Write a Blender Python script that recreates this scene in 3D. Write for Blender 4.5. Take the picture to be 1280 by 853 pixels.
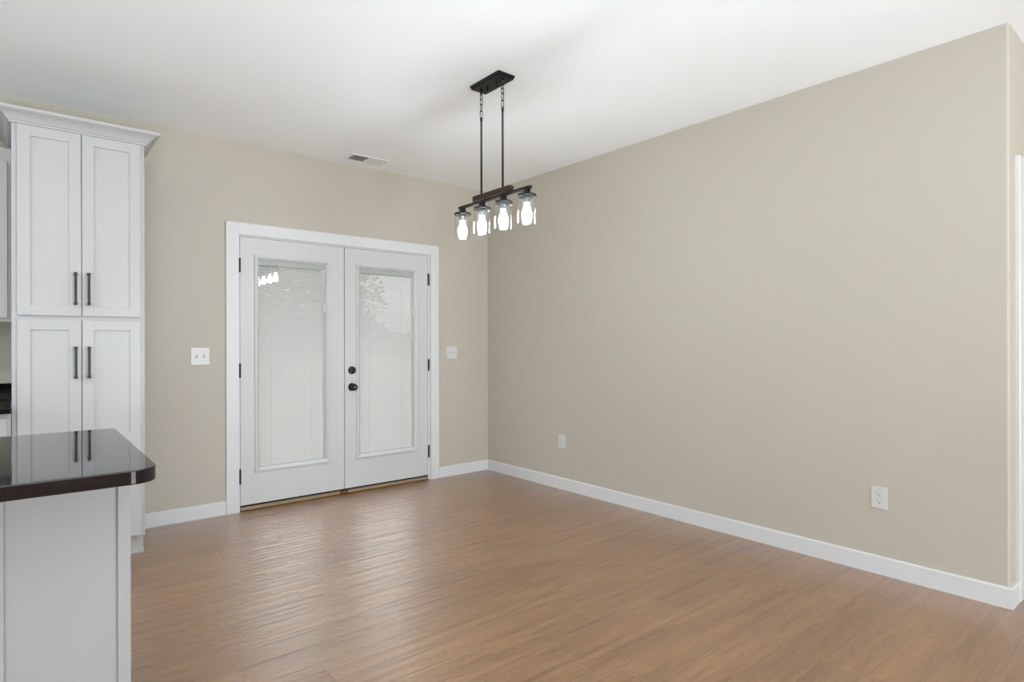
import bpy, bmesh, math, random
from mathutils import Vector, Matrix

scene = bpy.context.scene
for o in list(bpy.data.objects):
    bpy.data.objects.remove(o, do_unlink=True)
COL = scene.collection

# ------------------------------------------------------------------ camera
CAM = Vector((-3.5679, -4.6871, 1.2474))
YAW, ROLL, FPX = 39.6155, 0.1238, 744.9
cam_data = bpy.data.cameras.new('camera')
cam_data.sensor_fit = 'HORIZONTAL'
cam_data.sensor_width = 36.0
cam_data.lens = FPX / 1280.0 * 36.0
cam_data.shift_y = 2.345 / 1280.0
cam_data.clip_start = 0.02
cam = bpy.data.objects.new('camera', cam_data)
COL.objects.link(cam)
cam.matrix_world = (Matrix.Translation(CAM)
                    @ Matrix.Rotation(math.radians(-YAW), 4, 'Z')
                    @ Matrix.Rotation(math.radians(90), 4, 'X')
                    @ Matrix.Rotation(math.radians(-ROLL), 4, 'Z'))
scene.camera = cam

# ------------------------------------------------------------------ world, lights, exposure
world = bpy.data.worlds.new('overcast_sky')
scene.world = world
world.use_nodes = True
wn, wl = world.node_tree.nodes, world.node_tree.links
wn.clear()
w_out = wn.new('ShaderNodeOutputWorld')
w_bg = wn.new('ShaderNodeBackground')
w_tc = wn.new('ShaderNodeTexCoord')
w_sep = wn.new('ShaderNodeSeparateXYZ')
w_ramp = wn.new('ShaderNodeValToRGB')
# overcast sky: pale grey at the horizon, several times brighter towards the zenith
w_ramp.color_ramp.elements[0].position = 0.0
w_ramp.color_ramp.elements[0].color = (0.15, 0.15, 0.152, 1)
w_ramp.color_ramp.elements[1].position = 0.75
w_ramp.color_ramp.elements[1].color = (0.94, 0.97, 1.0, 1)
w_mid = w_ramp.color_ramp.elements.new(0.22)
w_mid.color = (0.30, 0.305, 0.315, 1)
wl.new(w_tc.outputs['Generated'], w_sep.inputs[0])
wl.new(w_sep.outputs['Z'], w_ramp.inputs[0])
wl.new(w_ramp.outputs[0], w_bg.inputs['Color'])
wl.new(w_bg.outputs[0], w_out.inputs['Surface'])
w_bg.inputs['Strength'].default_value = 5.2


def area_light(name, loc, rot, sx, sy, power, color, spread=180):
    d = bpy.data.lights.new(name, 'AREA')
    d.shape = 'RECTANGLE'
    d.size, d.size_y = sx, sy
    d.energy = power
    d.color = color
    d.spread = math.radians(spread)
    o = bpy.data.objects.new(name, d)
    COL.objects.link(o)
    o.location = loc
    o.rotation_euler = [math.radians(a) for a in rot]
    return o


# light table: name, shape, location, rotation, size x, size y, power, colour
LIGHTS = [
    # added unseen lamps behind the camera, tilted up to brighten the ceiling
    ('living_room_fill', 'RECTANGLE', (-5.1, -9.3, 0.95), (125, 0, 0), 1.8, 1.8, 125, (0.895, 0.955, 0.985), 180),
    ('living_room_fill', 'RECTANGLE', (-0.75, -9.3, 0.95), (125, 0, 0), 2.3, 1.8, 170, (0.895, 0.955, 0.985), 180),
    # kitchen window on the left
    ('kitchen_daylight', 'RECTANGLE', (-6.9, -2.6, 1.45), (90, 0, -90), 3.4, 1.7, 30, (0.86, 0.95, 1.0), 180),
    # added unseen lamp over the kitchen aisle, to brighten the wall cabinet
    ('wall_cabinet_fill', 'DISK', (-5.0, -1.9, 2.735), (0, 0, 0), 0.16, 0.16, 14, (0.95, 0.97, 1.0), 180),
    # added unseen uplights beside and behind the camera, to brighten the ceiling
    ('ceiling_fill_left', 'RECTANGLE', (-4.3, -5.0, 0.5), (180, 0, 0), 0.6, 0.6, 80, (0.81, 0.94, 1.0), 150),
    ('ceiling_fill_right', 'RECTANGLE', (-2.2, -5.4, 0.9), (145, 0, 0), 0.4, 0.4, 28, (0.72, 0.87, 1.0), 150),
]
for (ln, shp, lloc, lrot, lsx, lsy, lpow, lcol, lspr) in LIGHTS:
    lo = area_light(ln, lloc, lrot, lsx, lsy, lpow, lcol, lspr)
    lo.data.shape = shp

scene.view_settings.view_transform = 'Standard'
scene.view_settings.look = 'None'
scene.view_settings.gamma = 1.0
scene.view_settings.use_curve_mapping = False
scene.view_settings.exposure = 0.30
scene.cycles.use_denoising = True
scene.cycles.max_bounces = 14
scene.cycles.diffuse_bounces = 8
scene.cycles.transparent_max_bounces = 24
scene.cycles.sample_clamp_indirect = 6.0

# ------------------------------------------------------------------ materials
def lin(c):
    return tuple((v / 12.92 if v <= 0.04045 else ((v + 0.055) / 1.055) ** 2.4) for v in [x / 255.0 for x in c]) + (1.0,)


def new_mat(name):
    m = bpy.data.materials.new(name)
    m.use_nodes = True
    nt = m.node_tree
    b = nt.nodes['Principled BSDF']
    return m, nt, b


def paint(name, rgb, rough=0.45, spec=0.5, bump=0.0, scale=120.0, metal=0.0, vary=0.0):
    m, nt, b = new_mat(name)
    b.inputs['Base Color'].default_value = lin(rgb)
    b.inputs['Roughness'].default_value = rough
    b.inputs['Metallic'].default_value = metal
    b.inputs['Specular IOR Level'].default_value = spec
    tc = nt.nodes.new('ShaderNodeTexCoord')
    no = nt.nodes.new('ShaderNodeTexNoise')
    no.inputs['Scale'].default_value = scale
    no.inputs['Detail'].default_value = 3
    nt.links.new(tc.outputs['Object'], no.inputs['Vector'])
    if bump:
        bp = nt.nodes.new('ShaderNodeBump')
        bp.inputs['Strength'].default_value = bump
        bp.inputs['Distance'].default_value = 0.002
        nt.links.new(no.outputs['Fac'], bp.inputs['Height'])
        nt.links.new(bp.outputs[0], b.inputs['Normal'])
    # slight unevenness of the finish
    mr = nt.nodes.new('ShaderNodeMapRange')
    mr.inputs['To Min'].default_value = max(0.0, rough - 0.04)
    mr.inputs['To Max'].default_value = min(1.0, rough + 0.04)
    nt.links.new(no.outputs['Fac'], mr.inputs['Value'])
    nt.links.new(mr.outputs[0], b.inputs['Roughness'])
    return m


M = {}
M['wall'] = paint('beige_wall_paint', (189, 183, 171), 0.55, 0.35, 0.12, 220)
M['ceiling'] = paint('white_ceiling_texture', (248, 250, 252), 0.8, 0.2, 0.35, 60)
M['trim'] = paint('white_trim_paint', (217, 218, 221), 0.35, 0.5, 0.03, 40)
M['door'] = paint('white_door_paint', (203, 204, 206), 0.38, 0.5, 0.03, 40)
M['cabinet'] = paint('white_cabinet_lacquer', (186, 186, 187), 0.35, 0.5, 0.02, 60)
M['headrail'] = paint('grey_white_headrail', (186, 187, 188), 0.45, 0.4)
M['island'] = paint('pale_grey_island_paint', (164, 164, 166), 0.4, 0.5, 0.02, 60)
M['plastic'] = paint('white_plastic', (208, 208, 207), 0.3, 0.5, 0.0, 60)
M['black'] = paint('matte_black_metal', (12, 12, 13), 0.4, 0.45, 0.04, 300)
M['slot'] = paint('dark_slot', (30, 29, 28), 0.7, 0.2)
M['screw'] = paint('painted_screw', (205, 205, 205), 0.35, 0.5)
M['vent'] = paint('white_vent_enamel', (232, 232, 234), 0.4, 0.5)
M['duct'] = paint('grey_duct_metal', (122, 122, 128), 0.6, 0.3)
M['socket'] = paint('grey_lamp_socket', (62, 64, 68), 0.45, 0.5)
M['rubber'] = paint('black_rubber_sweep', (26, 24, 22), 0.7, 0.3)
M['tan'] = paint('tan_threshold', (150, 127, 100), 0.5, 0.4, 0.05, 80)
M['sillwood'] = paint('reddish_sill_wood', (120, 72, 44), 0.6, 0.3, 0.1, 60)
M['siding'] = paint('exterior_siding', (190, 190, 186), 0.7, 0.3)
M['bark'] = paint('tree_bark', (88, 74, 60), 0.9, 0.1, 0.6, 30)
M['leaf'] = paint('tree_leaves', (86, 98, 70), 0.7, 0.2)
M['bounce_slab'] = paint('pale_bounce_slab', (198, 196, 190), 0.9, 0.2, 0.2, 30)
M['lawn'] = paint('lawn_grass', (128, 134, 112), 0.95, 0.1, 0.4, 6)


def granite():
    m, nt, b = new_mat('polished_black_granite')
    tc = nt.nodes.new('ShaderNodeTexCoord')
    no = nt.nodes.new('ShaderNodeTexNoise')
    no.inputs['Scale'].default_value = 260
    no.inputs['Detail'].default_value = 4
    ra = nt.nodes.new('ShaderNodeValToRGB')
    ra.color_ramp.elements[0].position = 0.45
    ra.color_ramp.elements[0].color = lin((5, 5, 7))
    ra.color_ramp.elements[1].position = 0.75
    ra.color_ramp.elements[1].color = lin((30, 30, 36))
    nt.links.new(tc.outputs['Object'], no.inputs['Vector'])
    nt.links.new(no.outputs['Fac'], ra.inputs[0])
    nt.links.new(ra.outputs[0], b.inputs['Base Color'])
    b.inputs['Roughness'].default_value = 0.035
    b.inputs['IOR'].default_value = 1.56
    return m
M['granite'] = granite()


def dark_wood():
    m, nt, b = new_mat('dark_stained_wood')
    tc = nt.nodes.new('ShaderNodeTexCoord')
    mp = nt.nodes.new('ShaderNodeMapping')
    mp.inputs['Scale'].default_value = (90, 5, 90)
    no = nt.nodes.new('ShaderNodeTexNoise')
    no.inputs['Scale'].default_value = 1.6
    no.inputs['Detail'].default_value = 5
    ra = nt.nodes.new('ShaderNodeValToRGB')
    ra.color_ramp.elements[0].position = 0.3
    ra.color_ramp.elements[0].color = lin((30, 19, 14))
    ra.color_ramp.elements[1].position = 0.7
    ra.color_ramp.elements[1].color = lin((66, 44, 33))
    nt.links.new(tc.outputs['Object'], mp.inputs[0])
    nt.links.new(mp.outputs[0], no.inputs['Vector'])
    nt.links.new(no.outputs['Fac'], ra.inputs[0])
    nt.links.new(ra.outputs[0], b.inputs['Base Color'])
    b.inputs['Roughness'].default_value = 0.6
    return m
M['beam'] = dark_wood()


def thin_glass(name, tint=(1, 1, 1, 1), rough=0.0, ior=1.5):
    m = bpy.data.materials.new(name)
    m.use_nodes = True
    nt = m.node_tree
    nt.nodes.clear()
    out = nt.nodes.new('ShaderNodeOutputMaterial')
    mix = nt.nodes.new('ShaderNodeMixShader')
    tr = nt.nodes.new('ShaderNodeBsdfTransparent')
    tr.inputs[0].default_value = tint
    gl = nt.nodes.new('ShaderNodeBsdfGlossy')
    gl.inputs['Roughness'].default_value = rough
    fr = nt.nodes.new('ShaderNodeFresnel')
    ge = nt.nodes.new('ShaderNodeNewGeometry')
    mi = nt.nodes.new('ShaderNodeMapRange')     # same reflectance from both faces of the thin wall
    mi.inputs['To Min'].default_value = ior
    mi.inputs['To Max'].default_value = 1.0 / ior
    nt.links.new(ge.outputs['Backfacing'], mi.inputs['Value'])
    nt.links.new(mi.outputs[0], fr.inputs['IOR'])
    nt.links.new(fr.outputs[0], mix.inputs[0])
    nt.links.new(tr.outputs[0], mix.inputs[1])
    nt.links.new(gl.outputs[0], mix.inputs[2])
    nt.links.new(mix.outputs[0], out.inputs['Surface'])
    return m
M['pane'] = thin_glass('window_glass', (0.97, 0.98, 0.97, 1), 0.0, 1.45)
M['shade'] = thin_glass('clear_shade_glass', (0.995, 0.995, 0.99, 1), 0.03, 1.6)


def blind_mat():
    m = bpy.data.materials.new('white_blind_slats')
    m.use_nodes = True
    nt = m.node_tree
    nt.nodes.clear()
    out = nt.nodes.new('ShaderNodeOutputMaterial')
    mix = nt.nodes.new('ShaderNodeMixShader')
    df = nt.nodes.new('ShaderNodeBsdfDiffuse')
    df.inputs[0].default_value = lin((196, 194, 194))
    tl = nt.nodes.new('ShaderNodeBsdfTranslucent')
    tl.inputs[0].default_value = lin((200, 196, 196))
    mix.inputs[0].default_value = 0.04
    nt.links.new(df.outputs[0], mix.inputs[1])
    nt.links.new(tl.outputs[0], mix.inputs[2])
    nt.links.new(mix.outputs[0], out.inputs['Surface'])
    return m
M['blind'] = blind_mat()


def bulb_mat():
    m = bpy.data.materials.new('lit_bulb')
    m.use_nodes = True
    nt = m.node_tree
    nt.nodes.clear()
    out = nt.nodes.new('ShaderNodeOutputMaterial')
    em = nt.nodes.new('ShaderNodeEmission')
    em.inputs['Color'].default_value = (0.87, 0.955, 1.0, 1)
    em.inputs['Strength'].default_value = 92.0
    nt.links.new(em.outputs[0], out.inputs['Surface'])
    return m
M['bulb'] = bulb_mat()


def plank_floor():
    """vinyl planks running along x, 0.155 m wide, with random joints, grain and a fine embossed bump"""
    m, nt, b = new_mat('wood_plank_floor')
    N, L = nt.nodes, nt.links

    def math_(op, a, bb=None, c=None):
        n = N.new('ShaderNodeMath')
        n.operation = op
        for i, v in enumerate((a, bb, c)):
            if v is None:
                continue
            if isinstance(v, (int, float)):
                n.inputs[i].default_value = v
            else:
                L.new(v, n.inputs[i])
        return n.outputs[0]
    tc = N.new('ShaderNodeTexCoord')
    sp = N.new('ShaderNodeSeparateXYZ')
    L.new(tc.outputs['Object'], sp.inputs[0])
    x, y = sp.outputs['X'], sp.outputs['Y']
    W, LEN = 0.155, 1.22
    v = math_('DIVIDE', math_('ADD', y, 20 * W - 0.06), W)
    row = math_('FLOOR', v)
    fv = math_('SUBTRACT', v, row)
    wn1 = N.new('ShaderNodeTexWhiteNoise')
    wn1.noise_dimensions = '1D'
    L.new(row, wn1.inputs['W'])
    u = math_('ADD', math_('DIVIDE', math_('ADD', x, 20.0), LEN), wn1.outputs['Value'])
    col = math_('FLOOR', u)
    fu = math_('SUBTRACT', u, col)
    cmb = N.new('ShaderNodeCombineXYZ')
    L.new(row, cmb.inputs[0])
    L.new(col, cmb.inputs[1])
    wn2 = N.new('ShaderNodeTexWhiteNoise')
    wn2.noise_dimensions = '2D'
    L.new(cmb.outputs[0], wn2.inputs['Vector'])
    rnd = wn2.outputs['Value']
    # grain coordinates, shifted per plank
    gx = math_('ADD', x, math_('MULTIPLY', rnd, 37.0))
    gy = math_('ADD', y, math_('MULTIPLY', rnd, 11.0))
    gc = N.new('ShaderNodeCombineXYZ')
    L.new(gx, gc.inputs[0]); L.new(gy, gc.inputs[1])

    def noise(scale_xy, detail=4, rough=0.55, dist=0.0):
        mp = N.new('ShaderNodeMapping')
        mp.inputs['Scale'].default_value = (scale_xy[0], scale_xy[1], 1)
        L.new(gc.outputs[0], mp.inputs[0])
        n = N.new('ShaderNodeTexNoise')
        n.inputs['Scale'].default_value = 1.0
        n.inputs['Detail'].default_value = detail
        n.inputs['Roughness'].default_value = rough
        n.inputs['Distortion'].default_value = dist
        L.new(mp.outputs[0], n.inputs['Vector'])
        return n.outputs['Fac']
    broad = noise((1.1, 9.0), 4, 0.6, 0.6)
    fine = noise((5.0, 120.0), 3, 0.6, 0.2)
    mid = noise((2.6, 30.0), 5, 0.65, 0.9)
    knots = noise((20.0, 75.0), 5, 0.75, 1.8)
    base = N.new('ShaderNodeValToRGB')
    base.color_ramp.elements[0].position = 0.36
    base.color_ramp.elements[0].color = lin((118, 80, 49))
    base.color_ramp.elements[1].position = 0.66
    base.color_ramp.elements[1].color = lin((165, 123, 81))
    f = math_('ADD', math_('MULTIPLY', broad, 0.48), math_('ADD', math_('MULTIPLY', mid, 0.36), math_('MULTIPLY', fine, 0.16)))
    f = math_('ADD', f, math_('MULTIPLY', math_('SUBTRACT', rnd, 0.5), 0.05))
    L.new(f, base.inputs[0])
    # darker flecks
    fl = N.new('ShaderNodeMapRange')
    fl.inputs['From Min'].default_value = 0.555
    fl.inputs['From Max'].default_value = 0.63
    fl.inputs['To Min'].default_value = 0.0
    fl.inputs['To Max'].default_value = 0.75
    L.new(knots, fl.inputs['Value'])
    mx = N.new('ShaderNodeMixRGB')
    L.new(fl.outputs[0], mx.inputs[0])
    L.new(base.outputs[0], mx.inputs[1])
    mx.inputs[2].default_value = lin((84, 56, 36))
    # seams between planks
    ev = math_('MULTIPLY', math_('MINIMUM', fv, math_('SUBTRACT', 1.0, fv)), W)
    eu = math_('MULTIPLY', math_('MINIMUM', fu, math_('SUBTRACT', 1.0, fu)), LEN)
    e = math_('MINIMUM', ev, eu)
    seam = N.new('ShaderNodeMapRange')
    seam.inputs['From Min'].default_value = 0.0004
    seam.inputs['From Max'].default_value = 0.0022
    L.new(e, seam.inputs['Value'])
    sm = N.new('ShaderNodeMixRGB')
    L.new(math_('MULTIPLY', math_('SUBTRACT', 1.0, seam.outputs[0]), 0.18), sm.inputs[0])
    L.new(mx.outputs[0], sm.inputs[1])
    sm.inputs[2].default_value = lin((105, 78, 56))
    L.new(sm.outputs[0], b.inputs['Base Color'])
    # embossed relief
    h = math_('ADD', math_('MULTIPLY', noise((0.26, 28.0), 1.0, 0.4), 1.2), math_('ADD', math_('MULTIPLY', noise((0.5, 95.0), 1.0, 0.4), 0.25), math_('MULTIPLY', seam.outputs[0], 0.22)))
    bp = N.new('ShaderNodeBump')
    bp.inputs['Strength'].default_value = 0.8
    bp.inputs['Distance'].default_value = 0.004
    L.new(h, bp.inputs['Height'])
    L.new(bp.outputs[0], b.inputs['Normal'])
    rr = N.new('ShaderNodeMapRange')
    rr.inputs['To Min'].default_value = 0.24
    rr.inputs['To Max'].default_value = 0.42
    L.new(mid, rr.inputs['Value'])
    L.new(rr.outputs[0], b.inputs['Roughness'])
    b.inputs['Specular IOR Level'].default_value = 1.0
    b.inputs['Coat Weight'].default_value = 0.9
    b.inputs['Coat Roughness'].default_value = 0.3
    L.new(bp.outputs[0], b.inputs['Coat Normal'])
    return m
M['floor'] = plank_floor()

# ------------------------------------------------------------------ mesh helpers
def bm_box(bm, x0, x1, y0, y1, z0, z1, bevel=0.0, seg=1):
    vs = [bm.verts.new(p) for p in ((x0, y0, z0), (x1, y0, z0), (x1, y1, z0), (x0, y1, z0),
                                    (x0, y0, z1), (x1, y0, z1), (x1, y1, z1), (x0, y1, z1))]
    fs = [bm.faces.new([vs[i] for i in q]) for q in
          ((3, 2, 1, 0), (4, 5, 6, 7), (0, 1, 5, 4), (1, 2, 6, 5), (2, 3, 7, 6), (3, 0, 4, 7))]
    if bevel:
        es = list({e for f in fs for e in f.edges})
        bmesh.ops.bevel(bm, geom=es, offset=bevel, segments=seg, profile=0.5, affect='EDGES')
    return vs


def bm_prism(bm, pts, axis, a, b_):
    """closed polygon pts (two coordinates) extruded along axis between a and b_"""
    def P(u, v, w):
        return {'x': (w, u, v), 'y': (u, w, v), 'z': (u, v, w)}[axis]
    A = [bm.verts.new(P(u, v, a)) for u, v in pts]
    B = [bm.verts.new(P(u, v, b_)) for u, v in pts]
    n = len(pts)
    fs = [bm.faces.new(A), bm.faces.new(B[::-1])]
    for i in range(n):
        fs.append(bm.faces.new([A[i], B[i], B[(i + 1) % n], A[(i + 1) % n]]))
    bmesh.ops.recalc_face_normals(bm, faces=fs)
    return fs


def bm_lathe(bm, prof, origin, axis='z', seg=24, close=True):
    """profile of (radius, height) spun about an axis through origin"""
    ox, oy, oz = origin
    rings = []
    for r, h in prof:
        ring = []
        if r < 1e-6:
            p = {'z': (0, 0, h), 'y': (0, h, 0), 'x': (h, 0, 0)}[axis]
            ring = [bm.verts.new((ox + p[0], oy + p[1], oz + p[2]))]
        else:
            for k in range(seg):
                t = 2 * math.pi * k / seg
                c, s = r * math.cos(t), r * math.sin(t)
                p = {'z': (c, s, h), 'y': (c, h, s), 'x': (h, c, s)}[axis]
                ring.append(bm.verts.new((ox + p[0], oy + p[1], oz + p[2])))
        rings.append(ring)
    fs = []
    for a, c in zip(rings, rings[1:]):
        if len(a) == 1 and len(c) == 1:
            continue
        for k in range(seg):
            k2 = (k + 1) % seg
            if len(a) == 1:
                fs.append(bm.faces.new([a[0], c[k], c[k2]]))
            elif len(c) == 1:
                fs.append(bm.faces.new([a[k], c[0], a[k2]]))
            else:
                fs.append(bm.faces.new([a[k], c[k], c[k2], a[k2]]))
    if close:
        for ring in (rings[0], rings[-1]):
            if len(ring) > 1:
                fs.append(bm.faces.new(ring))
    bmesh.ops.recalc_face_normals(bm, faces=fs)
    for f in fs:
        f.smooth = True
    return fs


def bm_tube(bm, pts, r, seg=8, closed=False):
    pts = [Vector(p) for p in pts]
    n = len(pts)
    rings = []
    for i, p in enumerate(pts):
        if closed:
            d = pts[(i + 1) % n] - pts[i - 1]
        else:
            d = pts[min(i + 1, n - 1)] - pts[max(i - 1, 0)]
        d.normalize()
        up = Vector((0, 0, 1)) if abs(d.z) < 0.9 else Vector((0, 1, 0))
        if closed:
            up = (pts[0] - pts[n // 3]).cross(pts[0] - pts[2 * n // 3]).normalized()
        a = d.cross(up).normalized()
        c = a.cross(d).normalized()
        rings.append([bm.verts.new(p + a * (r * math.cos(2 * math.pi * k / seg)) + c * (r * math.sin(2 * math.pi * k / seg))) for k in range(seg)])
    fs = []
    m = n if closed else n - 1
    for i in range(m):
        A, B = rings[i], rings[(i + 1) % n]
        for k in range(seg):
            fs.append(bm.faces.new([A[k], A[(k + 1) % seg], B[(k + 1) % seg], B[k]]))
    if not closed:
        fs.append(bm.faces.new(rings[0]))
        fs.append(bm.faces.new(rings[-1]))
    bmesh.ops.recalc_face_normals(bm, faces=fs)
    for f in fs:
        f.smooth = True


def bm_rect_frame(bm, prof, x0, x1, z0, z1):
    """mitred rectangular moulding: profile points (inset, y), closed loop"""
    rings = []
    for u, y in prof:
        rings.append([bm.verts.new(p) for p in ((x0 + u, y, z0 + u), (x1 - u, y, z0 + u), (x1 - u, y, z1 - u), (x0 + u, y, z1 - u))])
    fs = []
    n = len(prof)
    for i in range(n):
        A, B = rings[i], rings[(i + 1) % n]
        for k in range(4):
            fs.append(bm.faces.new([A[k], A[(k + 1) % 4], B[(k + 1) % 4], B[k]]))
    bmesh.ops.recalc_face_normals(bm, faces=fs)


def obj(name, bm, mat, parent=None, origin=None, mats=None):
    me = bpy.data.meshes.new(name)
    if origin is not None:
        bmesh.ops.translate(bm, verts=bm.verts, vec=-Vector(origin))
    bm.to_mesh(me)
    bm.free()
    for mm in (mats or [mat]):
        me.materials.append(mm)
    o = bpy.data.objects.new(name, me)
    COL.objects.link(o)
    if parent is not None:
        o.parent = parent
        if origin is not None:
            o.location = origin
    elif origin is not None:
        o.location = origin
    return o


def tag(o, label=None, cat=None, group=None, kind=None):
    if label:
        o['label'] = label
    if cat:
        o['category'] = cat
    if group:
        o['group'] = group
    if kind:
        o['kind'] = kind
    return o


def thing(name, label, cat, loc, group=None):
    o = bpy.data.objects.new(name, None)
    o.empty_display_size = 0.05
    COL.objects.link(o)
    o.location = loc
    return tag(o, label, cat, group)


def part(name, bm, mat, root, mats=None):
    """bm in world coordinates; parented under root (an Empty, unrotated, or a part of it)"""
    w = Vector((0, 0, 0))
    p = root
    while p is not None:
        w += p.location
        p = p.parent
    bmesh.ops.translate(bm, verts=bm.verts, vec=-w)
    me = bpy.data.meshes.new(name)
    bm.to_mesh(me)
    bm.free()
    for mm in (mats or [mat]):
        me.materials.append(mm)
    o = bpy.data.objects.new(name, me)
    COL.objects.link(o)
    o.parent = root
    return o


def box_part(name, b, mat, root, bevel=0.0, seg=1):
    bm = bmesh.new()
    bm_box(bm, *b, bevel=bevel, seg=seg)
    return part(name, bm, mat, root)


H = 2.743          # ceiling height (nine feet)
CORNER_Y = -4.024  # where the right-hand wall ends

# ------------------------------------------------------------------ room shell
def structure(name, bm, mat, label, cat):
    return tag(obj(name, bm, mat), label, cat, kind='structure')


bm = bmesh.new(); bm_box(bm, -7.2, 2.8, -9.6, 0.16, -0.12, 0.0)
structure('floor', bm, M['floor'], 'light brown wood plank floor of the empty room', 'floor')
bm = bmesh.new(); bm_box(bm, -7.2, 2.8, -9.6, 0.16, H, H + 0.12)
structure('ceiling', bm, M['ceiling'], 'white ceiling with a faint texture over the whole room', 'ceiling')

# opening for the French doors: x -2.324 .. -0.667, z 0 .. 2.062
OX0, OX1, OZ = -2.322, -0.669, 2.060
bm = bmesh.new()
bm_prism(bm, [(-7.2, 0), (OX0, 0), (OX0, OZ), (OX1, OZ), (OX1, 0), (0.16, 0), (0.16, H), (-7.2, H)], 'y', 0.0, 0.16)
structure('wall_back', bm, M['wall'], 'beige wall with the white French doors and the tall white cabinet', 'wall')

# right wall with its rounded outer corner
bm = bmesh.new()
R = 0.012
arc = [(R - R * math.cos(t), CORNER_Y + R - R * math.sin(t)) for t in [math.pi / 2 * k / 6 for k in range(7)]]
bm_prism(bm, [(0, -0.0005), (0.0, CORNER_Y + R)] + arc[1:] + [(0.16, CORNER_Y), (0.16, -0.0005)], 'z', 0.0, H)
structure('wall_right', bm, M['wall'], 'long bare beige wall with two outlets along the right side', 'wall')

# wall past the corner, with a doorway
DX0, DX1, DZ = 0.213, 1.030, 2.055
bm = bmesh.new()
bm_prism(bm, [(0.1605, 0), (DX0 - 0.02, 0), (DX0 - 0.02, DZ + 0.02), (DX1 + 0.02, DZ + 0.02), (DX1 + 0.02, 0), (2.8, 0), (2.8, H), (0.1605, H)], 'y', CORNER_Y, CORNER_Y + 0.14)
structure('wall_hall', bm, M['wall'], 'beige wall strip just past the outer corner, beside white casing', 'wall')

bm = bmesh.new(); bm_box(bm, -7.36, -7.2, -9.6, 0.16, 0, H)
structure('wall_left', bm, M['wall'], 'beige kitchen wall to the left, out of frame', 'wall')
bm = bmesh.new(); bm_box(bm, -7.2, 2.8, -9.76, -9.6, 0, H)
structure('wall_front', bm, M['wall'], 'beige wall behind the photographer', 'wall')
bm = bmesh.new(); bm_box(bm, 2.8, 2.96, -9.76, CORNER_Y + 0.14, 0, H)
structure('wall_end', bm, M['wall'], 'beige wall at the far right end of the living room', 'wall')

# baseboards
BB, BT = 0.0974, 0.014
def baseboard_prof(d):   # profile in (offset from wall, z) with an eased top edge
    return [(0, 0), (BT, 0), (BT, BB - 0.006), (BT - 0.004, BB), (0, BB)]
def base_x(name, x0, x1, y, label):
    bm = bmesh.new()
    bm_prism(bm, [(y - o, z) for o, z in baseboard_prof(0)], 'x', x0, x1)
    return structure(name, bm, M['trim'], label, 'baseboard')
base_x('baseboard_left', -2.993, -2.4065, -0.0003, 'short white baseboard between the tall cabinet and the door casing')
base_x('baseboard_back', -0.5745, -0.0005, -0.0003, 'short white baseboard between the French doors and the corner')
bm = bmesh.new()
bm_prism(bm, [(-0.0003 - o, z) for o, z in baseboard_prof(0)], 'y', -BT - 0.0008, CORNER_Y - BT)
bm_prism(bm, [(CORNER_Y - 0.0003 - o, z) for o, z in baseboard_prof(0)], 'x', -0.0003, 0.1235)
structure('baseboard_right', bm, M['trim'], 'long white baseboard along the bare right wall, wrapping the outer corner', 'baseboard')

# French door casing and jambs
CW, CT = 0.089, 0.018
CX0, CX1, CZ = -2.4045, -0.5765, 2.1430
bm = bmesh.new()
c = 0.003
prof = [(0, -0.0002), (0, -CT + c), (c, -CT), (CW - c, -CT), (CW, -CT + c), (CW, -0.0002)]
def casing(bm, x0, x1, ztop, yw):
    """three-sided mitred casing on a wall whose face is at yw (casing sticks out to -y)"""
    rings = []
    for u, y in prof:
        rings.append([bm.verts.new(p) for p in ((x0 + u, yw + y, 0.0), (x0 + u, yw + y, ztop - u), (x1 - u, yw + y, ztop - u), (x1 - u, yw + y, 0.0))])
    fs = []
    n = len(prof)
    for i in range(n):
        A, B = rings[i], rings[(i + 1) % n]
        for k in range(3):
            fs.append(bm.faces.new([A[k], A[k + 1], B[k + 1], B[k]]))
    fs.append(bm.faces.new([r[0] for r in rings]))
    fs.append(bm.faces.new([r[3] for r in rings][::-1]))
    bmesh.ops.recalc_face_normals(bm, faces=fs)
casing(bm, CX0, CX1, CZ, 0.0)
# jambs lining the opening and the stop bead behind the leaves
bm_box(bm, OX0 + 0.0003, OX0 + 0.0155, -0.0002, 0.159, 0.0, OZ - 0.0155)
bm_box(bm, OX1 - 0.0155, OX1 - 0.0003, -0.0002, 0.159, 0.0, OZ - 0.0155)
bm_box(bm, OX0 + 0.0003, OX1 - 0.0003, -0.0002, 0.159, OZ - 0.0155, OZ - 0.0003)
bm_box(bm, OX0 + 0.0155, OX0 + 0.03, 0.048, 0.07, 0.03, OZ - 0.0155)
bm_box(bm, OX1 - 0.03, OX1 - 0.0155, 0.048, 0.07, 0.03, OZ - 0.0155)
bm_box(bm, OX0 + 0.0155, OX1 - 0.0155, 0.048, 0.07, OZ - 0.03, OZ - 0.0155)
structure('trim_1', bm, M['trim'], 'white casing and jambs framing the French doors', 'door casing')

# threshold: sill and two tan strips with a gap at the middle
bm = bmesh.new()
bm_box(bm, OX0 + 0.016, OX1 - 0.016, 0.010, 0.158, 0.0, 0.018)
t = structure('trim_2', bm, M['sillwood'], 'reddish wooden sill under the French doors', 'threshold')
box_part('sill_strip', (-2.303, -1.532, -0.006, 0.05, 0.004, 0.029), M['tan'], t, 0.002)['label'] = 'tan sill strip under the left door leaf'
box_part('sill_strip', (-1.462, -0.689, -0.006, 0.05, 0.004, 0.029), M['tan'], t, 0.002)['label'] = 'tan sill strip under the right door leaf'
box_part('sill_block', (-1.527, -1.467, -0.002, 0.05, 0.002, 0.026), M['sillwood'], t, 0.002)

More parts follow.
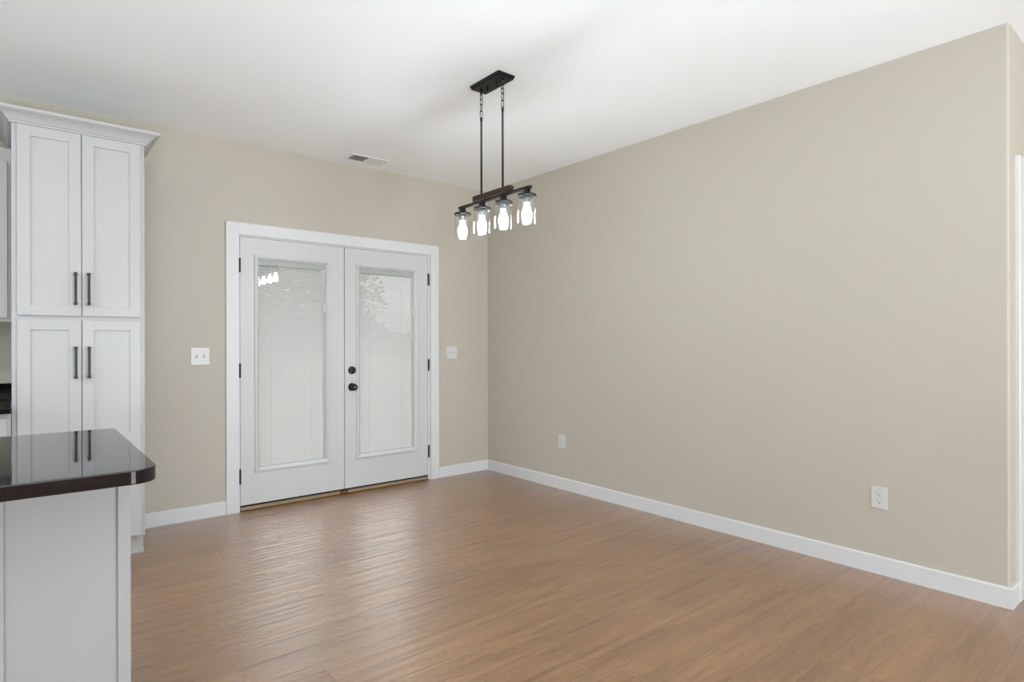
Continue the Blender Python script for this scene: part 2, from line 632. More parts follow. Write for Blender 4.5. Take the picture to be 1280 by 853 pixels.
# hall door casing + door
bm = bmesh.new()
casing(bm, DX0 - CW, DX1 + CW, 2.144, CORNER_Y)
bm_box(bm, DX0 - 0.0195, DX0 - 0.003, CORNER_Y - 0.0002, CORNER_Y + 0.139, 0, DZ + 0.003)
bm_box(bm, DX1 + 0.003, DX1 + 0.0195, CORNER_Y - 0.0002, CORNER_Y + 0.139, 0, DZ + 0.003)
bm_box(bm, DX0 - 0.0195, DX1 + 0.0195, CORNER_Y - 0.0002, CORNER_Y + 0.139, DZ + 0.003, DZ + 0.0195)
structure('trim_3', bm, M['trim'], 'white door casing on the wall past the outer corner', 'door casing')
bm = bmesh.new()
bm_box(bm, DX0, DX1, CORNER_Y + 0.03, CORNER_Y + 0.07, 0.008, DZ - 0.002, 0.002)
d3 = structure('door_3', bm, M['door'], 'closed white hall door past the outer corner', 'door')

# ------------------------------------------------------------------ French doors
LZ0, LZ1 = 0.0425, 2.0415
def lever_hinge(root, x, z0, z1):
    bm = bmesh.new()
    bm_lathe(bm, [(0.0, z0 - 0.003), (0.005, z0 - 0.002), (0.0072, z0), (0.0072, z0 + (z1 - z0) / 3 - .0006), (0.0066, z0 + (z1 - z0) / 3), (0.0072, z0 + (z1 - z0) / 3 + .0006),
                  (0.0072, z0 + 2 * (z1 - z0) / 3 - .0006), (0.0066, z0 + 2 * (z1 - z0) / 3), (0.0072, z0 + 2 * (z1 - z0) / 3 + .0006), (0.0072, z1), (0.005, z1 + 0.002), (0, z1 + 0.003)],
             (x, -0.0075, 0), 'z', 16, close=False)
    h = part('hinge', bm, M['black'], root)
    h['label'] = 'black hinge knuckle'


def french_leaf(name, label, x0, x1, fx0, fx1, hinge_x):
    fz0, fz1 = 0.2745, 1.916           # outer edge of the glazing frame
    ix0, ix1, iz0, iz1 = fx0 + 0.02, fx1 - 0.02, fz0 + 0.02, fz1 - 0.02   # hole in the leaf
    bm = bmesh.new()
    # leaf with a rectangular hole
    def ring(y):
        o_ = [bm.verts.new(p) for p in ((x0, y, LZ0), (x1, y, LZ0), (x1, y, LZ1), (x0, y, LZ1))]
        i_ = [bm.verts.new(p) for p in ((ix0, y, iz0), (ix1, y, iz0), (ix1, y, iz1), (ix0, y, iz1))]
        return o_, i_
    o0, i0 = ring(0.0)
    o1, i1 = ring(0.044)
    fs = []
    for k in range(4):
        k2 = (k + 1) % 4
        fs += [bm.faces.new([o0[k], o0[k2], i0[k2], i0[k]]), bm.faces.new([o1[k], i1[k], i1[k2], o1[k2]]),
               bm.faces.new([o0[k], o1[k], o1[k2], o0[k2]]), bm.faces.new([i0[k], i0[k2], i1[k2], i1[k]])]
    bmesh.ops.recalc_face_normals(bm, faces=fs)
    leaf = structure(name, bm, M['door'], label, 'door')
    # glazing frame, both sides
    bm = bmesh.new()
    bm_rect_frame(bm, [(0, -0.0001), (0.003, -0.010), (0.006, -0.0125), (0.017, -0.0125), (0.020, -0.0105), (0.036, 0.006), (0.036, 0.009), (0.0205, 0.009), (0.0205, -0.0001)], fx0, fx1, fz0, fz1)
    part('glazing_frame', bm, M['door'], leaf)
    bm = bmesh.new()
    bm_rect_frame(bm, [(0, 0.0441), (0.006, 0.056), (0.017, 0.056), (0.036, 0.044), (0.036, 0.036), (0.0205, 0.036), (0.0205, 0.0441)], fx0, fx1, fz0, fz1)
    part('outer_glazing_frame', bm, M['door'], leaf)
    gx0, gx1, gz0, gz1 = fx0 + 0.022, fx1 - 0.022, fz0 + 0.022, fz1 - 0.022
    box_part('glass_pane', (gx0, gx1, 0.0095, 0.0125, gz0, gz1), M['pane'], leaf)
    # blind between the panes
    vx0, vx1 = fx0 + 0.036, fx1 - 0.036          # visible opening
    bx0, bx1 = vx0 - 0.004, vx1 - 0.026           # slats
    top = fz1 - 0.036
    bm = bmesh.new()
    bm_box(bm, vx0 - 0.006, vx1 + 0.006, 0.0135, 0.034, top - 0.038, top + 0.008, 0.001)
    hr = part('blind_headrail', bm, M['headrail'], leaf)
    bm = bmesh.new()
    sw, pitch, th = 0.0156, 0.0127, math.radians(50)
    z = fz0 + 0.036 + 0.014
    rnd = random.Random(7)
    yc = 0.0235
    while z < top - 0.04:
        tt = th + rnd.uniform(-0.02, 0.02)
        cy, cz = math.cos(tt) * sw / 2, math.sin(tt) * sw / 2
        ny, nz = -math.sin(tt) * 0.0009, math.cos(tt) * 0.0009
        prev = None
        for s, bulge in ((-1, 0), (-0.35, 1), (0.35, 1), (1, 0)):
            a = bm.verts.new((bx0, yc + s * cy + bulge * ny, z + s * cz + bulge * nz))
            b2 = bm.verts.new((bx1, yc + s * cy + bulge * ny, z + s * cz + bulge * nz))
            if prev:
                bm.faces.new([prev[0], prev[1], b2, a]).smooth = True
            prev = (a, b2)
        z += pitch
    bm_box(bm, bx0, bx1, yc - 0.004, yc + 0.004, fz0 + 0.0335, fz0 + 0.0425, 0.001)
    part('blind', bm, M['blind'], leaf)['label'] = 'closed white mini blind sealed inside the door glass'
    # ladder cords
    for cx in (bx0 + 0.098, bx1 - 0.098):
        bm = bmesh.new()
        bm_box(bm, cx - 0.0014, cx + 0.0014, yc - 0.0092, yc - 0.0070, fz0 + 0.04, top - 0.036)
        part('ladder_cord', bm, M['plastic'], leaf)
    # slider track at the right side of the blind, and the slider
    box_part('slider_track', (bx1 + 0.004, vx1 + 0.004, 0.014, 0.032, fz0 + 0.034, top + 0.004), M['door'], leaf, 0.001)
    box_part('edge_highlight', (bx1 - 0.001, bx1 + 0.0035, 0.0135, 0.02, fz0 + 0.034, top - 0.036), M['plastic'], leaf, 0.0008)  # bright strip drawn in for the highlight along the glass edge
    box_part('blind_slider', (vx1 - 0.020, vx1 - 0.004, -0.006, 0.0094, 1.497, 1.567), M['plastic'], leaf, 0.002)
    # black sweep under the leaf
    box_part('door_sweep', (x0 + 0.002, x1 - 0.002, 0.003, 0.040, 0.0295, LZ0), M['rubber'], leaf)['label'] = 'black sweep along the bottom edge'
    for z0, z1 in ((0.205, 0.313), (0.995, 1.098), (1.776, 1.880)):
        lever_hinge(leaf, hinge_x, z0, z1)
    return leaf


left_leaf = french_leaf('door_1', 'left white French door leaf with a blind inside its glass', -2.3035, -1.4925, -2.205, -1.611, -2.3075)
right_leaf = french_leaf('door_2', 'right white French door leaf with black knob and deadbolt', -1.4870, -0.6885, -1.388, -0.794, -0.6835)

# astragal on the left leaf behind the seam, with latch plates
bm = bmesh.new(); bm_box(bm, -1.515, -1.468, 0.0445, 0.06, 0.045, 2.035, 0.002)
part('astragal', bm, M['door'], left_leaf)
for z0, z1 in ((0.992, 1.064), (0.853, 0.910)):
    b_ = box_part('strike_plate', (-1.4922, -1.4895, 0.002, 0.04, z0, z1), M['black'], left_leaf)
    b_['label'] = 'black strike plate in the door edge'
# deadbolt
KX = -1.4255
bm = bmesh.new()
bm_lathe(bm, [(0, 0.0), (0.033, 0.0), (0.033, -0.006), (0.030, -0.012), (0.024, -0.014), (0, -0.014)], (KX, -0.0003, 1.0215), 'y', 28, False)
db = part('deadbolt', bm, M['black'], right_leaf)
db['label'] = 'round black deadbolt rose with thumb turn'
bm = bmesh.new()
bm_box(bm, KX - 0.004, KX + 0.004, -0.030, -0.0145, 1.0215 - 0.017, 1.0215 + 0.017, 0.003, 2)
part('thumb_turn', bm, M['black'], db)
bm = bmesh.new()
bm_lathe(bm, [(0, 0.0), (0.033, 0.0), (0.033, -0.005), (0.029, -0.010), (0.014, -0.012), (0.012, -0.030), (0.016, -0.036), (0.0255, -0.044), (0.0275, -0.053), (0.025, -0.062), (0.016, -0.067), (0.006, -0.068), (0.005, -0.0665), (0, -0.0665)],
         (KX, -0.0003, 0.8825), 'y', 28, False)
kn = part('door_knob', bm, M['black'], right_leaf)
kn['label'] = 'round black door knob on a round rose'
bm = bmesh.new()
bm_lathe(bm, [(0, -0.0668), (0.0045, -0.0668), (0.0045, -0.0695), (0, -0.0695)], (KX, -0.0003, 0.8825), 'y', 12, False)
part('lock_button', bm, M['screw'], kn)['label'] = 'small silver lock button in the knob'

# ------------------------------------------------------------------ kitchen: tall pantry cabinet
PX0, PX1, PF = -3.5972, -2.9945, -0.590      # left, right, face of the frame
PZ0, PZ1 = 0.116, 2.49

def shaker_door(name, x0, x1, z0, z1, yf, root, rails=(), stile=0.056, thick=0.019, label=None, mat='cabinet', rec=0.008):
    """frame-and-panel door, front face at yf; rails = heights (z0, z1) of extra cross rails"""
    bm = bmesh.new()
    yb = yf + thick
    # openings in the frame
    zs = [z0 + stile] + [v for r in rails for v in r] + [z1 - stile]
    opens = [(zs[i], zs[i + 1]) for i in range(0, len(zs), 2)]
    b = 0.0015
    bm_box(bm, x0, x0 + stile, yf, yb, z0, z1, b)
    bm_box(bm, x1 - stile, x1, yf, yb, z0, z1, b)
    cross = [(z0, opens[0][0])] + [(opens[i][1], opens[i + 1][0]) for i in range(len(opens) - 1)] + [(opens[-1][1], z1)]
    for a, c_ in cross:
        bm_box(bm, x0 + stile - b, x1 - stile + b, yf, yb, a, c_, b)
    bm_box(bm, x0 + 0.01, x1 - 0.01, yf + rec, yb - 0.001, z0 + 0.01, z1 - 0.01)
    o = part(name, bm, M[mat], root)
    if label:
        o['label'] = label
    return o


def bar_pull(x, z0, z1, yf, door):
    bm = bmesh.new()
    yo = yf - 0.032
    bm_box(bm, x - 0.0058, x + 0.0058, yo, yo + 0.010, z0, z1, 0.0012)
    for za, zb in ((z0, z0 + 0.013), (z1 - 0.013, z1)):
        bm_box(bm, x - 0.0074, x + 0.0074, yo - 0.0014, yf - 0.0004, za, zb, 0.0012)
    h = part('handle', bm, M['black'], door)
    h['label'] = 'black bar pull'


pantry = thing('pantry_cabinet', 'tall white pantry cabinet with four shaker doors and black pulls', 'cabinet', ((PX0 + PX1) / 2, -0.3, 0.0))
bm = bmesh.new()
bm_prism(bm, [(-0.001, 0.0), (-0.52, 0.0), (-0.52, PZ0), (PF + 0.019, PZ0), (PF + 0.019, PZ1), (-0.001, PZ1)], 'x', PX0, PX1)
part('carcass', bm, M['cabinet'], pantry)
# face frame as one mitreless frame with a middle rail
bm = bmesh.new()
FB = PF + 0.0187
bm_box(bm, PX0, PX0 + 0.038, PF, FB, PZ0, PZ1, 0.0012)
bm_box(bm, PX1 - 0.038, PX1, PF, FB, PZ0, PZ1, 0.0012)
for a, b2 in ((PZ0, 0.15), (1.36, 1.42), (2.39, PZ1)):
    bm_box(bm, PX0 + 0.036, PX1 - 0.036, PF, FB, a, b2, 0.0012)
part('face_frame', bm, M['cabinet'], pantry)
DF = PF - 0.0195
xm = -3.2975
for (x0, x1, hx) in ((-3.5752, xm - 0.0015, -3.3262), (xm + 0.0015, -3.0155, -3.2660)):
    side = 'left' if x0 < -3.5 else 'right'
    d = shaker_door('door', x0, x1, 1.4015, 2.4125, DF, pantry, label='%s upper door of the pantry' % side)
    bar_pull(hx, 1.4625, 1.641, DF, d)
    d = shaker_door('door', x0, x1, 0.128, 1.3785, DF, pantry, rails=((0.677, 0.735),), label='%s lower door of the pantry' % side)
    bar_pull(hx + 0.001, 1.0555, 1.2315, DF, d)
# toe kick board with a small shoe strip
bm = bmesh.new()
bm_box(bm, PX0, PX1 + 0.0005, -0.5125, -0.5205, 0.0, PZ0 - 0.0005)
bm_prism(bm, [(-0.5125, 0.0), (-0.5235, 0.0), (-0.5235, 0.010), (-0.5195, 0.017), (-0.5125, 0.018)], 'x', PX0, PX1 + 0.004)
part('toe_kick', bm, M['cabinet'], pantry)
# crown moulding wrapped around three sides
crown_prof = [(0.0002, 2.4165), (0.009, 2.4165), (0.011, 2.419), (0.011, 2.4265), (0.017, 2.429), (0.021, 2.436), (0.031, 2.450), (0.045, 2.462), (0.056, 2.467), (0.060, 2.4675), (0.062, 2.471), (0.0705, 2.4735), (0.0705, 2.4885), (0.0002, 2.4885)]
def crown(bm, prof, x0, x1, yf, ywall=-0.0008):
    rings = []
    for o_, z in prof:
        rings.append([bm.verts.new(p) for p in ((x0 - o_, ywall, z), (x0 - o_, yf - o_, z), (x1 + o_, yf - o_, z), (x1 + o_, ywall, z))])
    fs = []
    n = len(prof)
    for i in range(n):
        A, B = rings[i], rings[(i + 1) % n]
        for k in range(3):
            fs.append(bm.faces.new([A[k], A[k + 1], B[k + 1], B[k]]))
    fs.append(bm.faces.new([r[0] for r in rings]))
    fs.append(bm.faces.new([r[3] for r in rings][::-1]))
    bmesh.ops.recalc_face_normals(bm, faces=fs)
bm = bmesh.new(); crown(bm, crown_prof, PX0, PX1, PF)
part('crown_molding', bm, M['cabinet'], pantry)

# ------------------------------------------------------------------ neighbours at the left edge: wall cabinet, base cabinet, counter
NX1, NX0 = PX0 - 0.002, PX0 - 0.762
NF = -0.330
wc = thing('wall_cabinet', 'white upper wall cabinet at left edge, beside the tall pantry', 'cabinet', ((NX0 + NX1) / 2, -0.16, 1.37))
box_part('carcass', (NX0, NX1, NF + 0.019, -0.001, 1.385, 2.335), M['cabinet'], wc)
bm = bmesh.new()
bm_box(bm, NX0, NX0 + 0.02, NF, NF + 0.0187, 1.371, 2.3395, 0.001)
bm_box(bm, NX1 - 0.02, NX1, NF, NF + 0.0187, 1.371, 2.3395, 0.001)
bm_box(bm, NX0 + 0.018, NX1 - 0.018, NF, NF + 0.0187, 1.371, 1.405, 0.001)
bm_box(bm, NX0 + 0.018, NX1 - 0.018, NF, NF + 0.0187, 2.25, 2.3395, 0.001)
part('face_frame', bm, M['cabinet'], wc)
shaker_door('door', (NX0 + NX1) / 2 + 0.0015, NX1 - 0.0165, 1.3925, 2.2625, NF - 0.0195, wc)
shaker_door('door', NX0 + 0.0165, (NX0 + NX1) / 2 - 0.0015, 1.3925, 2.2625, NF - 0.0195, wc)

BF = -0.60
bc = thing('base_cabinet', 'white base cabinet under the short black counter beside the pantry', 'cabinet', ((NX0 + NX1) / 2, -0.3, 0))
bm = bmesh.new()
bm_prism(bm, [(-0.001, 0.0), (-0.53, 0.0), (-0.53, 0.114), (BF + 0.019, 0.114), (BF + 0.019, 0.8835), (-0.001, 0.8835)], 'x', NX0, NX1)
part('carcass', bm, M['cabinet'], bc)
bm = bmesh.new()
for a, b2 in ((NX0, NX0 + 0.02), (NX1 - 0.02, NX1)):
    bm_box(bm, a, b2, BF, BF + 0.0187, 0.114, 0.8835, 0.001)
for a, b2 in ((0.114, 0.15), (0.69, 0.73), (0.845, 0.8835)):
    bm_box(bm, NX0 + 0.018, NX1 - 0.018, BF, BF + 0.0187, a, b2, 0.001)
part('face_frame', bm, M['cabinet'], bc)
shaker_door('drawer_front', NX0 + 0.0165, NX1 - 0.0165, 0.715, 0.859, BF - 0.0195, bc, stile=0.04)
for a, b2 in ((NX0 + 0.0165, (NX0 + NX1) / 2 - 0.0015), ((NX0 + NX1) / 2 + 0.0015, NX1 - 0.0165)):
    shaker_door('door', a, b2, 0.128, 0.703, BF - 0.0195, bc)

kc = thing('kitchen_countertop', 'black granite counter with backsplash at left edge, beside the pantry', 'countertop', ((NX0 + NX1) / 2, -0.3, 0.8845))
bm = bmesh.new(); bm_box(bm, NX0, NX1, -0.648, -0.0015, 0.8845, 0.914, 0.003, 2)
part('slab', bm, M['granite'], kc)
bm = bmesh.new(); bm_box(bm, NX0, NX1, -0.0215, -0.0015, 0.9145, 1.0125, 0.002)
part('backsplash', bm, M['granite'], kc)

# ------------------------------------------------------------------ kitchen island
IX1, IX0 = -3.2755, -5.40
IY0, IY1 = -2.8485, -1.870
def rounded_rect(x0, x1, y0, y1, r_nr, r, n=10):
    """counter outline, larger radius on the two corners by the dining side"""
    pts = []
    for cx, cy, rr, a0 in ((x1, y0, r_nr, -90), (x1, y1, r, 0), (x0, y1, r, 90), (x0, y0, r_nr, 180)):
        sx = -1 if cx == x1 else 1
        sy = 1 if cy == y0 else -1
        ox, oy = cx + sx * rr, cy + sy * rr
        for k in range(n + 1):
            t = math.radians(a0 + 90 * k / n)
            pts.append((ox + rr * math.cos(t), oy + rr * math.sin(t)))
    return pts
bm = bmesh.new()
fs = bm_prism(bm, rounded_rect(IX0, IX1, IY0, IY1, 0.066, 0.012), 'z', 0.876, 0.914)
es = [e for e in bm.edges if abs(e.verts[0].co.z - e.verts[1].co.z) < 1e-6]
bmesh.ops.bevel(bm, geom=es, offset=0.003, segments=2, profile=0.5, affect='EDGES')
top = obj('island_countertop', bm, M['granite'], origin=(-4.34, -2.36, 0.876))
tag(top, 'polished black granite island top with a rounded corner, in the foreground', 'countertop')

island = thing('kitchen_island', 'pale grey kitchen island base under the polished black top', 'kitchen island', (-4.34, -2.2, 0))
EY, EX = -2.540, -3.3050     # dining face and right face
bm = bmesh.new()
bm_box(bm, -5.34, EX - 0.012, EY + 0.012, -1.905, 0.0, 0.8755)
part('carcass', bm, M['island'], island)
bm = bmesh.new(); bm_box(bm, EX - 0.0335, EX, EY, EY + 0.05, 0.0, 0.8755, 0.0015)
part('corner_post', bm, M['island'], island)
bm = bmesh.new(); bm_box(bm, EX - 0.0335, EX, -1.955, -1.905, 0.0, 0.8755, 0.0015)
part('corner_post', bm, M['island'], island)
bm = bmesh.new(); bm_box(bm, -3.6345, -3.6000, EY, EY + 0.0115, 0.0, 0.8755, 0.0015)
part('panel_batten', bm, M['island'], island)
bm = bmesh.new(); bm_box(bm, -5.34, -5.3065, EY, EY + 0.0115, 0.0, 0.8755, 0.0015)
part('corner_post', bm, M['island'], island)

# ------------------------------------------------------------------ pendant light
PXc = -1.485
YB = (-1.702, -1.899, -2.098, -2.297)
pend = thing('pendant_light', 'black four-lamp linear pendant with clear glass shades hanging from the ceiling', 'pendant light', (PXc, -1.995, H))
# canopy: stepped plate
bm = bmesh.new()
bm_box(bm, PXc - 0.058, PXc + 0.058, -2.130, -1.862, H - 0.012, H - 0.0003)
bm_prism(bm, [(PXc - 0.058, H - 0.012), (PXc + 0.058, H - 0.012), (PXc + 0.051, H - 0.024), (PXc - 0.051, H - 0.024)], 'y', -2.123, -1.869)
part('canopy', bm, M['black'], pend)
for y in (-1.950, -2.040):
    bm = bmesh.new()
    bm_lathe(bm, [(0, 0), (0.0065, 0), (0.0065, -0.008), (0.005, -0.011), (0.0075, -0.015), (0.006, -0.022), (0, -0.024)], (PXc, y, H - 0.0242), 'z', 14, False)
    part('finial_nut', bm, M['black'], pend)
RY = (-1.894, -2.093)
def link_pts(c, hw, hh, plane):
    pts = []
    st = hh - hw
    for k in range(16):
        t = 2 * math.pi * k / 16
        u = hw * math.cos(t)
        v = hw * math.sin(t) + (st if math.sin(t) > 0.01 else (-st if math.sin(t) < -0.01 else 0))
        if abs(math.sin(t)) < 0.01:
            for sg in ((st, -st) if math.cos(t) < 0 else (-st, st)):
                pts.append((u, sg))
            continue
        pts.append((u, v))
    return [(c[0] + (p[0] if plane == 'x' else 0), c[1] + (p[0] if plane == 'y' else 0), c[2] + p[1]) for p in pts]
for y in RY:
    bm = bmesh.new()
    bm_lathe(bm, [(0, 0), (0.0095, 0), (0.0095, -0.010), (0.007, -0.014), (0.007, -0.022), (0, -0.022)], (PXc, y, H - 0.0242), 'z', 16, False)
    part('chain_hub', bm, M['black'], pend)
    bm = bmesh.new()
    zt = H - 0.046
    for i, hh in enumerate((0.0165, 0.0165, 0.0225, 0.0225)):
        pl = 'y' if i in (0, 2, 3) else 'x'
        hh_ = hh
        bm_tube(bm, link_pts((PXc, y, zt - hh_ + 0.002), 0.0080, hh_, 'x' if i % 2 else 'y'), 0.0023, 6, True)
        zt -= 2 * hh_ - 0.0052
    ch = part('chain', bm, M['black'], pend)
    zr = zt + 0.003
    bm = bmesh.new()
    bm_lathe(bm, [(0, zr), (0.0045, zr), (0.0075, zr - 0.006), (0.0075, zr - 0.022), (0.0058, zr - 0.026), (0.0058, 2.1125), (0, 2.1125)], (PXc, y, 0), 'z', 14, False)
    part('hanging_rod', bm, M['black'], pend)
bm = bmesh.new()
bm_box(bm, PXc - 0.017, PXc + 0.017, -2.168, -1.826, 2.0785, 2.1122, 0.0015)
part('wood_beam', bm, M['beam'], pend)['label'] = 'dark brown wooden beam'
bm = bmesh.new()
pts = []
for yc, a0 in ((-2.322, 180), (-1.677, 0)):
    for k in range(9):
        t = math.radians(a0 + 180 * k / 8)
        pts.append((PXc + 0.0125 * math.cos(t), yc + 0.0125 * math.sin(t)))
bm_prism(bm, pts, 'z', 2.0665, 2.0783)
part('crossbar', bm, M['black'], pend)

def lamp(y):
    bm = bmesh.new()
    # black cup and flange above the glass
    bm_lathe(bm, [(0, 2.0663), (0.0185, 2.0663), (0.0205, 2.063), (0.0205, 2.0405), (0.046, 2.0385), (0.0515, 2.0355), (0.0520, 2.0265), (0.0508, 2.0255), (0.0500, 2.0285), (0.021, 2.0285), (0, 2.0285)], (PXc, y, 0), 'z', 32, False)
    so = part('socket', bm, M['black'], pend)
    bm = bmesh.new()
    bm_lathe(bm, [(0, 2.0283), (0.0205, 2.0283), (0.0205, 2.012), (0.0185, 2.008), (0.0185, 1.992), (0, 1.992)], (PXc, y, 0), 'z', 24, False)
    part('socket_collar', bm, M['socket'], so)['label'] = 'grey collar holding the bulb'
    bm = bmesh.new()
    bm_lathe(bm, [(0.0225, 2.0275), (0.043, 2.0275), (0.0475, 2.024), (0.0490, 2.018), (0.0495, 1.890), (0.0498, 1.8865), (0.0485, 1.8845), (0.0462, 1.8850), (0.0452, 1.8875), (0.0458, 1.892), (0.0458, 2.017), (0.0445, 2.0225), (0.042, 2.0250), (0.0225, 2.0250)], (PXc, y, 0), 'z', 40, False)
    sh = part('glass_shade', bm, M['shade'], so)
    sh['label'] = 'clear glass cylinder shade, open at the bottom'
    bm = bmesh.new()
    prof_b = [(0, 1.9915), (0.0135, 1.9915), (0.0140, 1.984), (0.0150, 1.972), (0.0195, 1.958), (0.0245, 1.945), (0.0270, 1.931), (0.0262, 1.918), (0.0220, 1.9065), (0.0150, 1.8995), (0.007, 1.8965), (0, 1.896)]
    bm_lathe(bm, prof_b, (PXc, y, 0), 'z', 28, False)
    part('bulb', bm, M['bulb'], so)['label'] = 'lit white bulb'
for y in YB:
    lamp(y)

# ------------------------------------------------------------------ ceiling vent
VX0, VX1, VY0, VY1 = -1.545, -1.217, -0.285, -0.110
vent = thing('ceiling_vent', 'small white ceiling air register above the French doors', 'air vent', ((VX0 + VX1) / 2, (VY0 + VY1) / 2, H))
bm = bmesh.new()
zt, zb = H - 0.0003, H - 0.006
ins = 0.022
vxm = (VX0 + VX1) / 2
bm_box(bm, VX0, VX1, VY0, VY0 + ins, zb, zt, 0.0015)
bm_box(bm, VX0, VX1, VY1 - ins, VY1, zb, zt, 0.0015)
bm_box(bm, VX0, VX0 + ins, VY0 + ins - .002, VY1 - ins + .002, zb, zt, 0.0015)
bm_box(bm, VX1 - ins, VX1, VY0 + ins - .002, VY1 - ins + .002, zb, zt, 0.0015)
bm_box(bm, vxm - 0.008, vxm + 0.008, VY0 + ins - .002, VY1 - ins + .002, zb, zt, 0.001)
part('grille_frame', bm, M['vent'], vent)
box_part('duct_backing', (VX0 + ins, VX1 - ins, VY0 + ins, VY1 - ins, H - 0.0012, H - 0.0004), M['duct'], vent)['label'] = 'dark duct opening behind the louvers'
for (xa, xb, sg) in ((VX0 + ins, vxm - 0.008, 1), (vxm + 0.008, VX1 - ins, -1)):
    bm = bmesh.new()
    n = 9
    for i in range(n):
        x = xa + (xb - xa) * (i + 0.5) / n
        dx = 0.0052
        bm_prism(bm, [(x - sg * dx, zb - 0.0005), (x - sg * dx + 0.0009, zb - 0.0005), (x + sg * dx + 0.0009, H - 0.0014), (x + sg * dx, H - 0.0014)], 'y', VY0 + ins - 0.001, VY1 - ins + 0.001)
    part('louver_bank', bm, M['vent'], vent)

# ------------------------------------------------------------------ switches and outlets
def face_plate(bm, w, h, d=0.006, hole=None):
    """rounded plate in local coordinates: x across, z up, front towards -y, back at y=-0.0004"""
    bm_prism(bm, [(-w / 2, -h / 2), (w / 2, -h / 2), (w / 2, h / 2), (-w / 2, h / 2)], 'y', -0.0004, -d)
    es = [e for e in bm.edges if all(abs(v.co.y + d) < 1e-6 for v in e.verts)]
    bmesh.ops.bevel(bm, geom=es, offset=0.003, segments=3, profile=0.6, affect='EDGES')


def child(name, bm, mat, root, mats=None):
    me = bpy.data.meshes.new(name)
    bm.to_mesh(me); bm.free()
    for mm in (mats or [mat]):
        me.materials.append(mm)
    o = bpy.data.objects.new(name, me)
    COL.objects.link(o)
    o.parent = root
    return o


def light_switch(loc, w, h, label):
    root = thing('light_switch', label, 'light switch', loc)
    bm = bmesh.new(); face_plate(bm, w, h)
    child('face_plate', bm, M['plastic'], root)
    for sx in (-0.023, 0.023):
        bm = bmesh.new()
        bm_box(bm, sx - 0.0065, sx + 0.0065, -0.0068, -0.0061, -0.013, 0.013)
        fs = bm_prism(bm, [(-0.0067, -0.0115), (-0.0067, 0.006), (-0.019, 0.0125), (-0.021, 0.0085), (-0.0095, -0.0105)], 'x', sx - 0.0045, sx + 0.0045)
        child('toggle', bm, M['plastic'], root)
        for sz in (-0.032, 0.032):
            bm = bmesh.new()
            bm_lathe(bm, [(0, 0), (0.0032, 0), (0.0026, -0.0011), (0, -0.0013)], (sx, -0.0061, sz), 'y', 12, False)
            child('screw', bm, M['screw'], root)
    return root
light_switch((-2.5725, 0, 1.156), 0.122, 0.124, 'white double toggle switch left of the French doors, beside the cabinet')
light_switch((-0.4305, 0, 1.158), 0.122, 0.116, 'white double toggle switch between the French doors and the corner')


def outlet(loc, w, h, label):
    root = thing('wall_outlet', label, 'outlet', loc)
    root.rotation_euler = (0, 0, math.radians(-90))   # plate faces -x
    bm = bmesh.new(); face_plate(bm, w, h)
    child('face_plate', bm, M['plastic'], root)
    for cz in (-0.0195, 0.0195):
        bm = bmesh.new()
        pts = []
        for k in range(28):
            t = 2 * math.pi * k / 28
            pts.append((0.0172 * math.cos(t), cz + max(-0.0138, min(0.0138, 0.0172 * math.sin(t)))))
        bm_prism(bm, pts, 'y', -0.0061, -0.0078)
        rc = child('receptacle', bm, M['plastic'], root)
        for name, b in (('blade_slot', (-0.0085, -0.0060, cz + 0.0005, cz + 0.0095)), ('blade_slot', (0.0058, 0.0080, cz + 0.0012, cz + 0.0088))):
            bm = bmesh.new()
            bm_box(bm, b[0], b[1], -0.0080, -0.0074, b[2], b[3])
            child(name, bm, M['slot'], rc)['label'] = 'dark blade slot'
        bm = bmesh.new()
        bm_lathe(bm, [(0, -0.0074), (0.0029, -0.0074), (0.0029, -0.0080), (0, -0.0080)], (0, 0, cz - 0.0072), 'y', 14, False)
        child('ground_hole', bm, M['slot'], rc)['label'] = 'dark round ground hole'
    bm = bmesh.new()
    bm_lathe(bm, [(0, 0), (0.0032, 0), (0.0026, -0.0011), (0, -0.0013)], (0, -0.0061, 0), 'y', 12, False)
    child('screw', bm, M['screw'], root)
    return root
outlet((0, -1.0455, 0.407), 0.079, 0.112, 'white wall outlet on the right wall, the one nearer the corner and doors')
outlet((0, -3.476, 0.4095), 0.079, 0.117, 'white wall outlet on the right wall, the larger one near its outer end')

# ------------------------------------------------------------------ outdoors, glimpsed through the blinds
bm = bmesh.new(); bm_box(bm, -60, 60, 0.17, 120, -0.45, -0.30)
tag(obj('lawn', bm, M['lawn']), 'green lawn outside, behind the blinds of the French doors', 'lawn', kind='structure')


bm = bmesh.new(); bm_box(bm, -7, 4, 0.17, 6.5, -0.4, -0.12)  # added pale ground, unseen, keeps green lawn bounce off the blinds
tag(obj('bounce_slab', bm, M['bounce_slab']), 'pale slab added outside the French doors to bounce neutral light', 'bounce_slab', kind='structure')


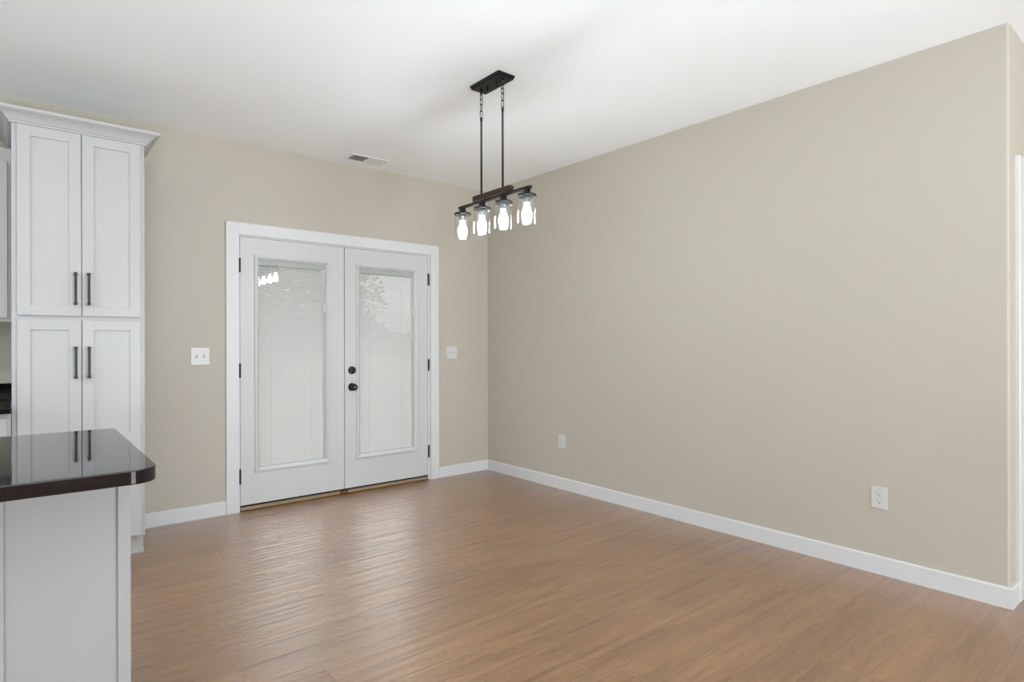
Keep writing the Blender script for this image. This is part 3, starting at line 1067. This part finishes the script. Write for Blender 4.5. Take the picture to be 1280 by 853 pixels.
def tree(loc, height, crown_r, n, seed, label, leaf=0.16, squash=0.9):
    rnd = random.Random(seed)
    root = thing('tree', label, 'tree', loc, 'trees beyond the French doors')
    bm = bmesh.new()
    bm_tube(bm, [(0, 0, 0), (0.05, 0.03, height * 0.3), (-0.04, 0.05, height * 0.6), (0.02, 0, height * 0.88)], 0.02 * height, 8)
    child('trunk', bm, M['bark'], root)
    bm = bmesh.new()
    for _ in range(n):
        while True:
            v = Vector((rnd.uniform(-1, 1), rnd.uniform(-1, 1), rnd.uniform(-1, 1)))
            if v.length <= 1 and v.length > rnd.random() * 0.9:
                break
        c_ = Vector((v.x * crown_r, v.y * crown_r, height - crown_r * squash + v.z * crown_r * squash))
        q = Matrix.Rotation(rnd.uniform(0, 6.28), 4, 'Z') @ Matrix.Rotation(rnd.uniform(0, 6.28), 4, 'X')
        s = leaf * rnd.uniform(0.6, 1.3)
        vs = [bm.verts.new(c_ + q @ Vector(p)) for p in ((-s, 0, 0), (0, -s * 0.55, 0.2 * s), (s, 0, 0), (0, s * 0.55, 0.2 * s))]
        bm.faces.new(vs)
    child('foliage', bm, M['leaf'], root)
    return root
tree((3.45, 10.0, -0.3), 3.5, 0.62, 260, 3, 'small sparse tree seen through the right door blind', 0.10, 1.2)
tree((2.55, 14.0, -0.3), 7.0, 2.1, 3600, 5, 'tall leafy tree seen through the left door blind', 0.2, 1.5)
rnd = random.Random(11)
bm = bmesh.new()
for i in range(4200):
    u = rnd.random()
    x = 17 + 26 * u
    top_ = 3.4 + 0.7 * math.sin(u * 9.0) + 0.5 * math.sin(u * 23.0 + 1)
    c_ = Vector((x, 58 - 10 * u + rnd.uniform(-1.5, 1.5), -0.3 + top_ * rnd.random() ** 0.7))
    q = Matrix.Rotation(rnd.uniform(0, 6.28), 4, 'Z') @ Matrix.Rotation(rnd.uniform(0, 6.28), 4, 'X')
    s_ = rnd.uniform(0.3, 0.6)
    bm.faces.new([bm.verts.new(c_ + q @ Vector(p)) for p in ((-s_, 0, 0), (0, -s_ * 0.6, 0.2), (s_, 0, 0), (0, s_ * 0.6, 0.2))])
tag(obj('hedgerow', bm, M['leaf']), 'distant hedgerow on the horizon, glimpsed through the right door blind', 'hedge', kind='stuff')
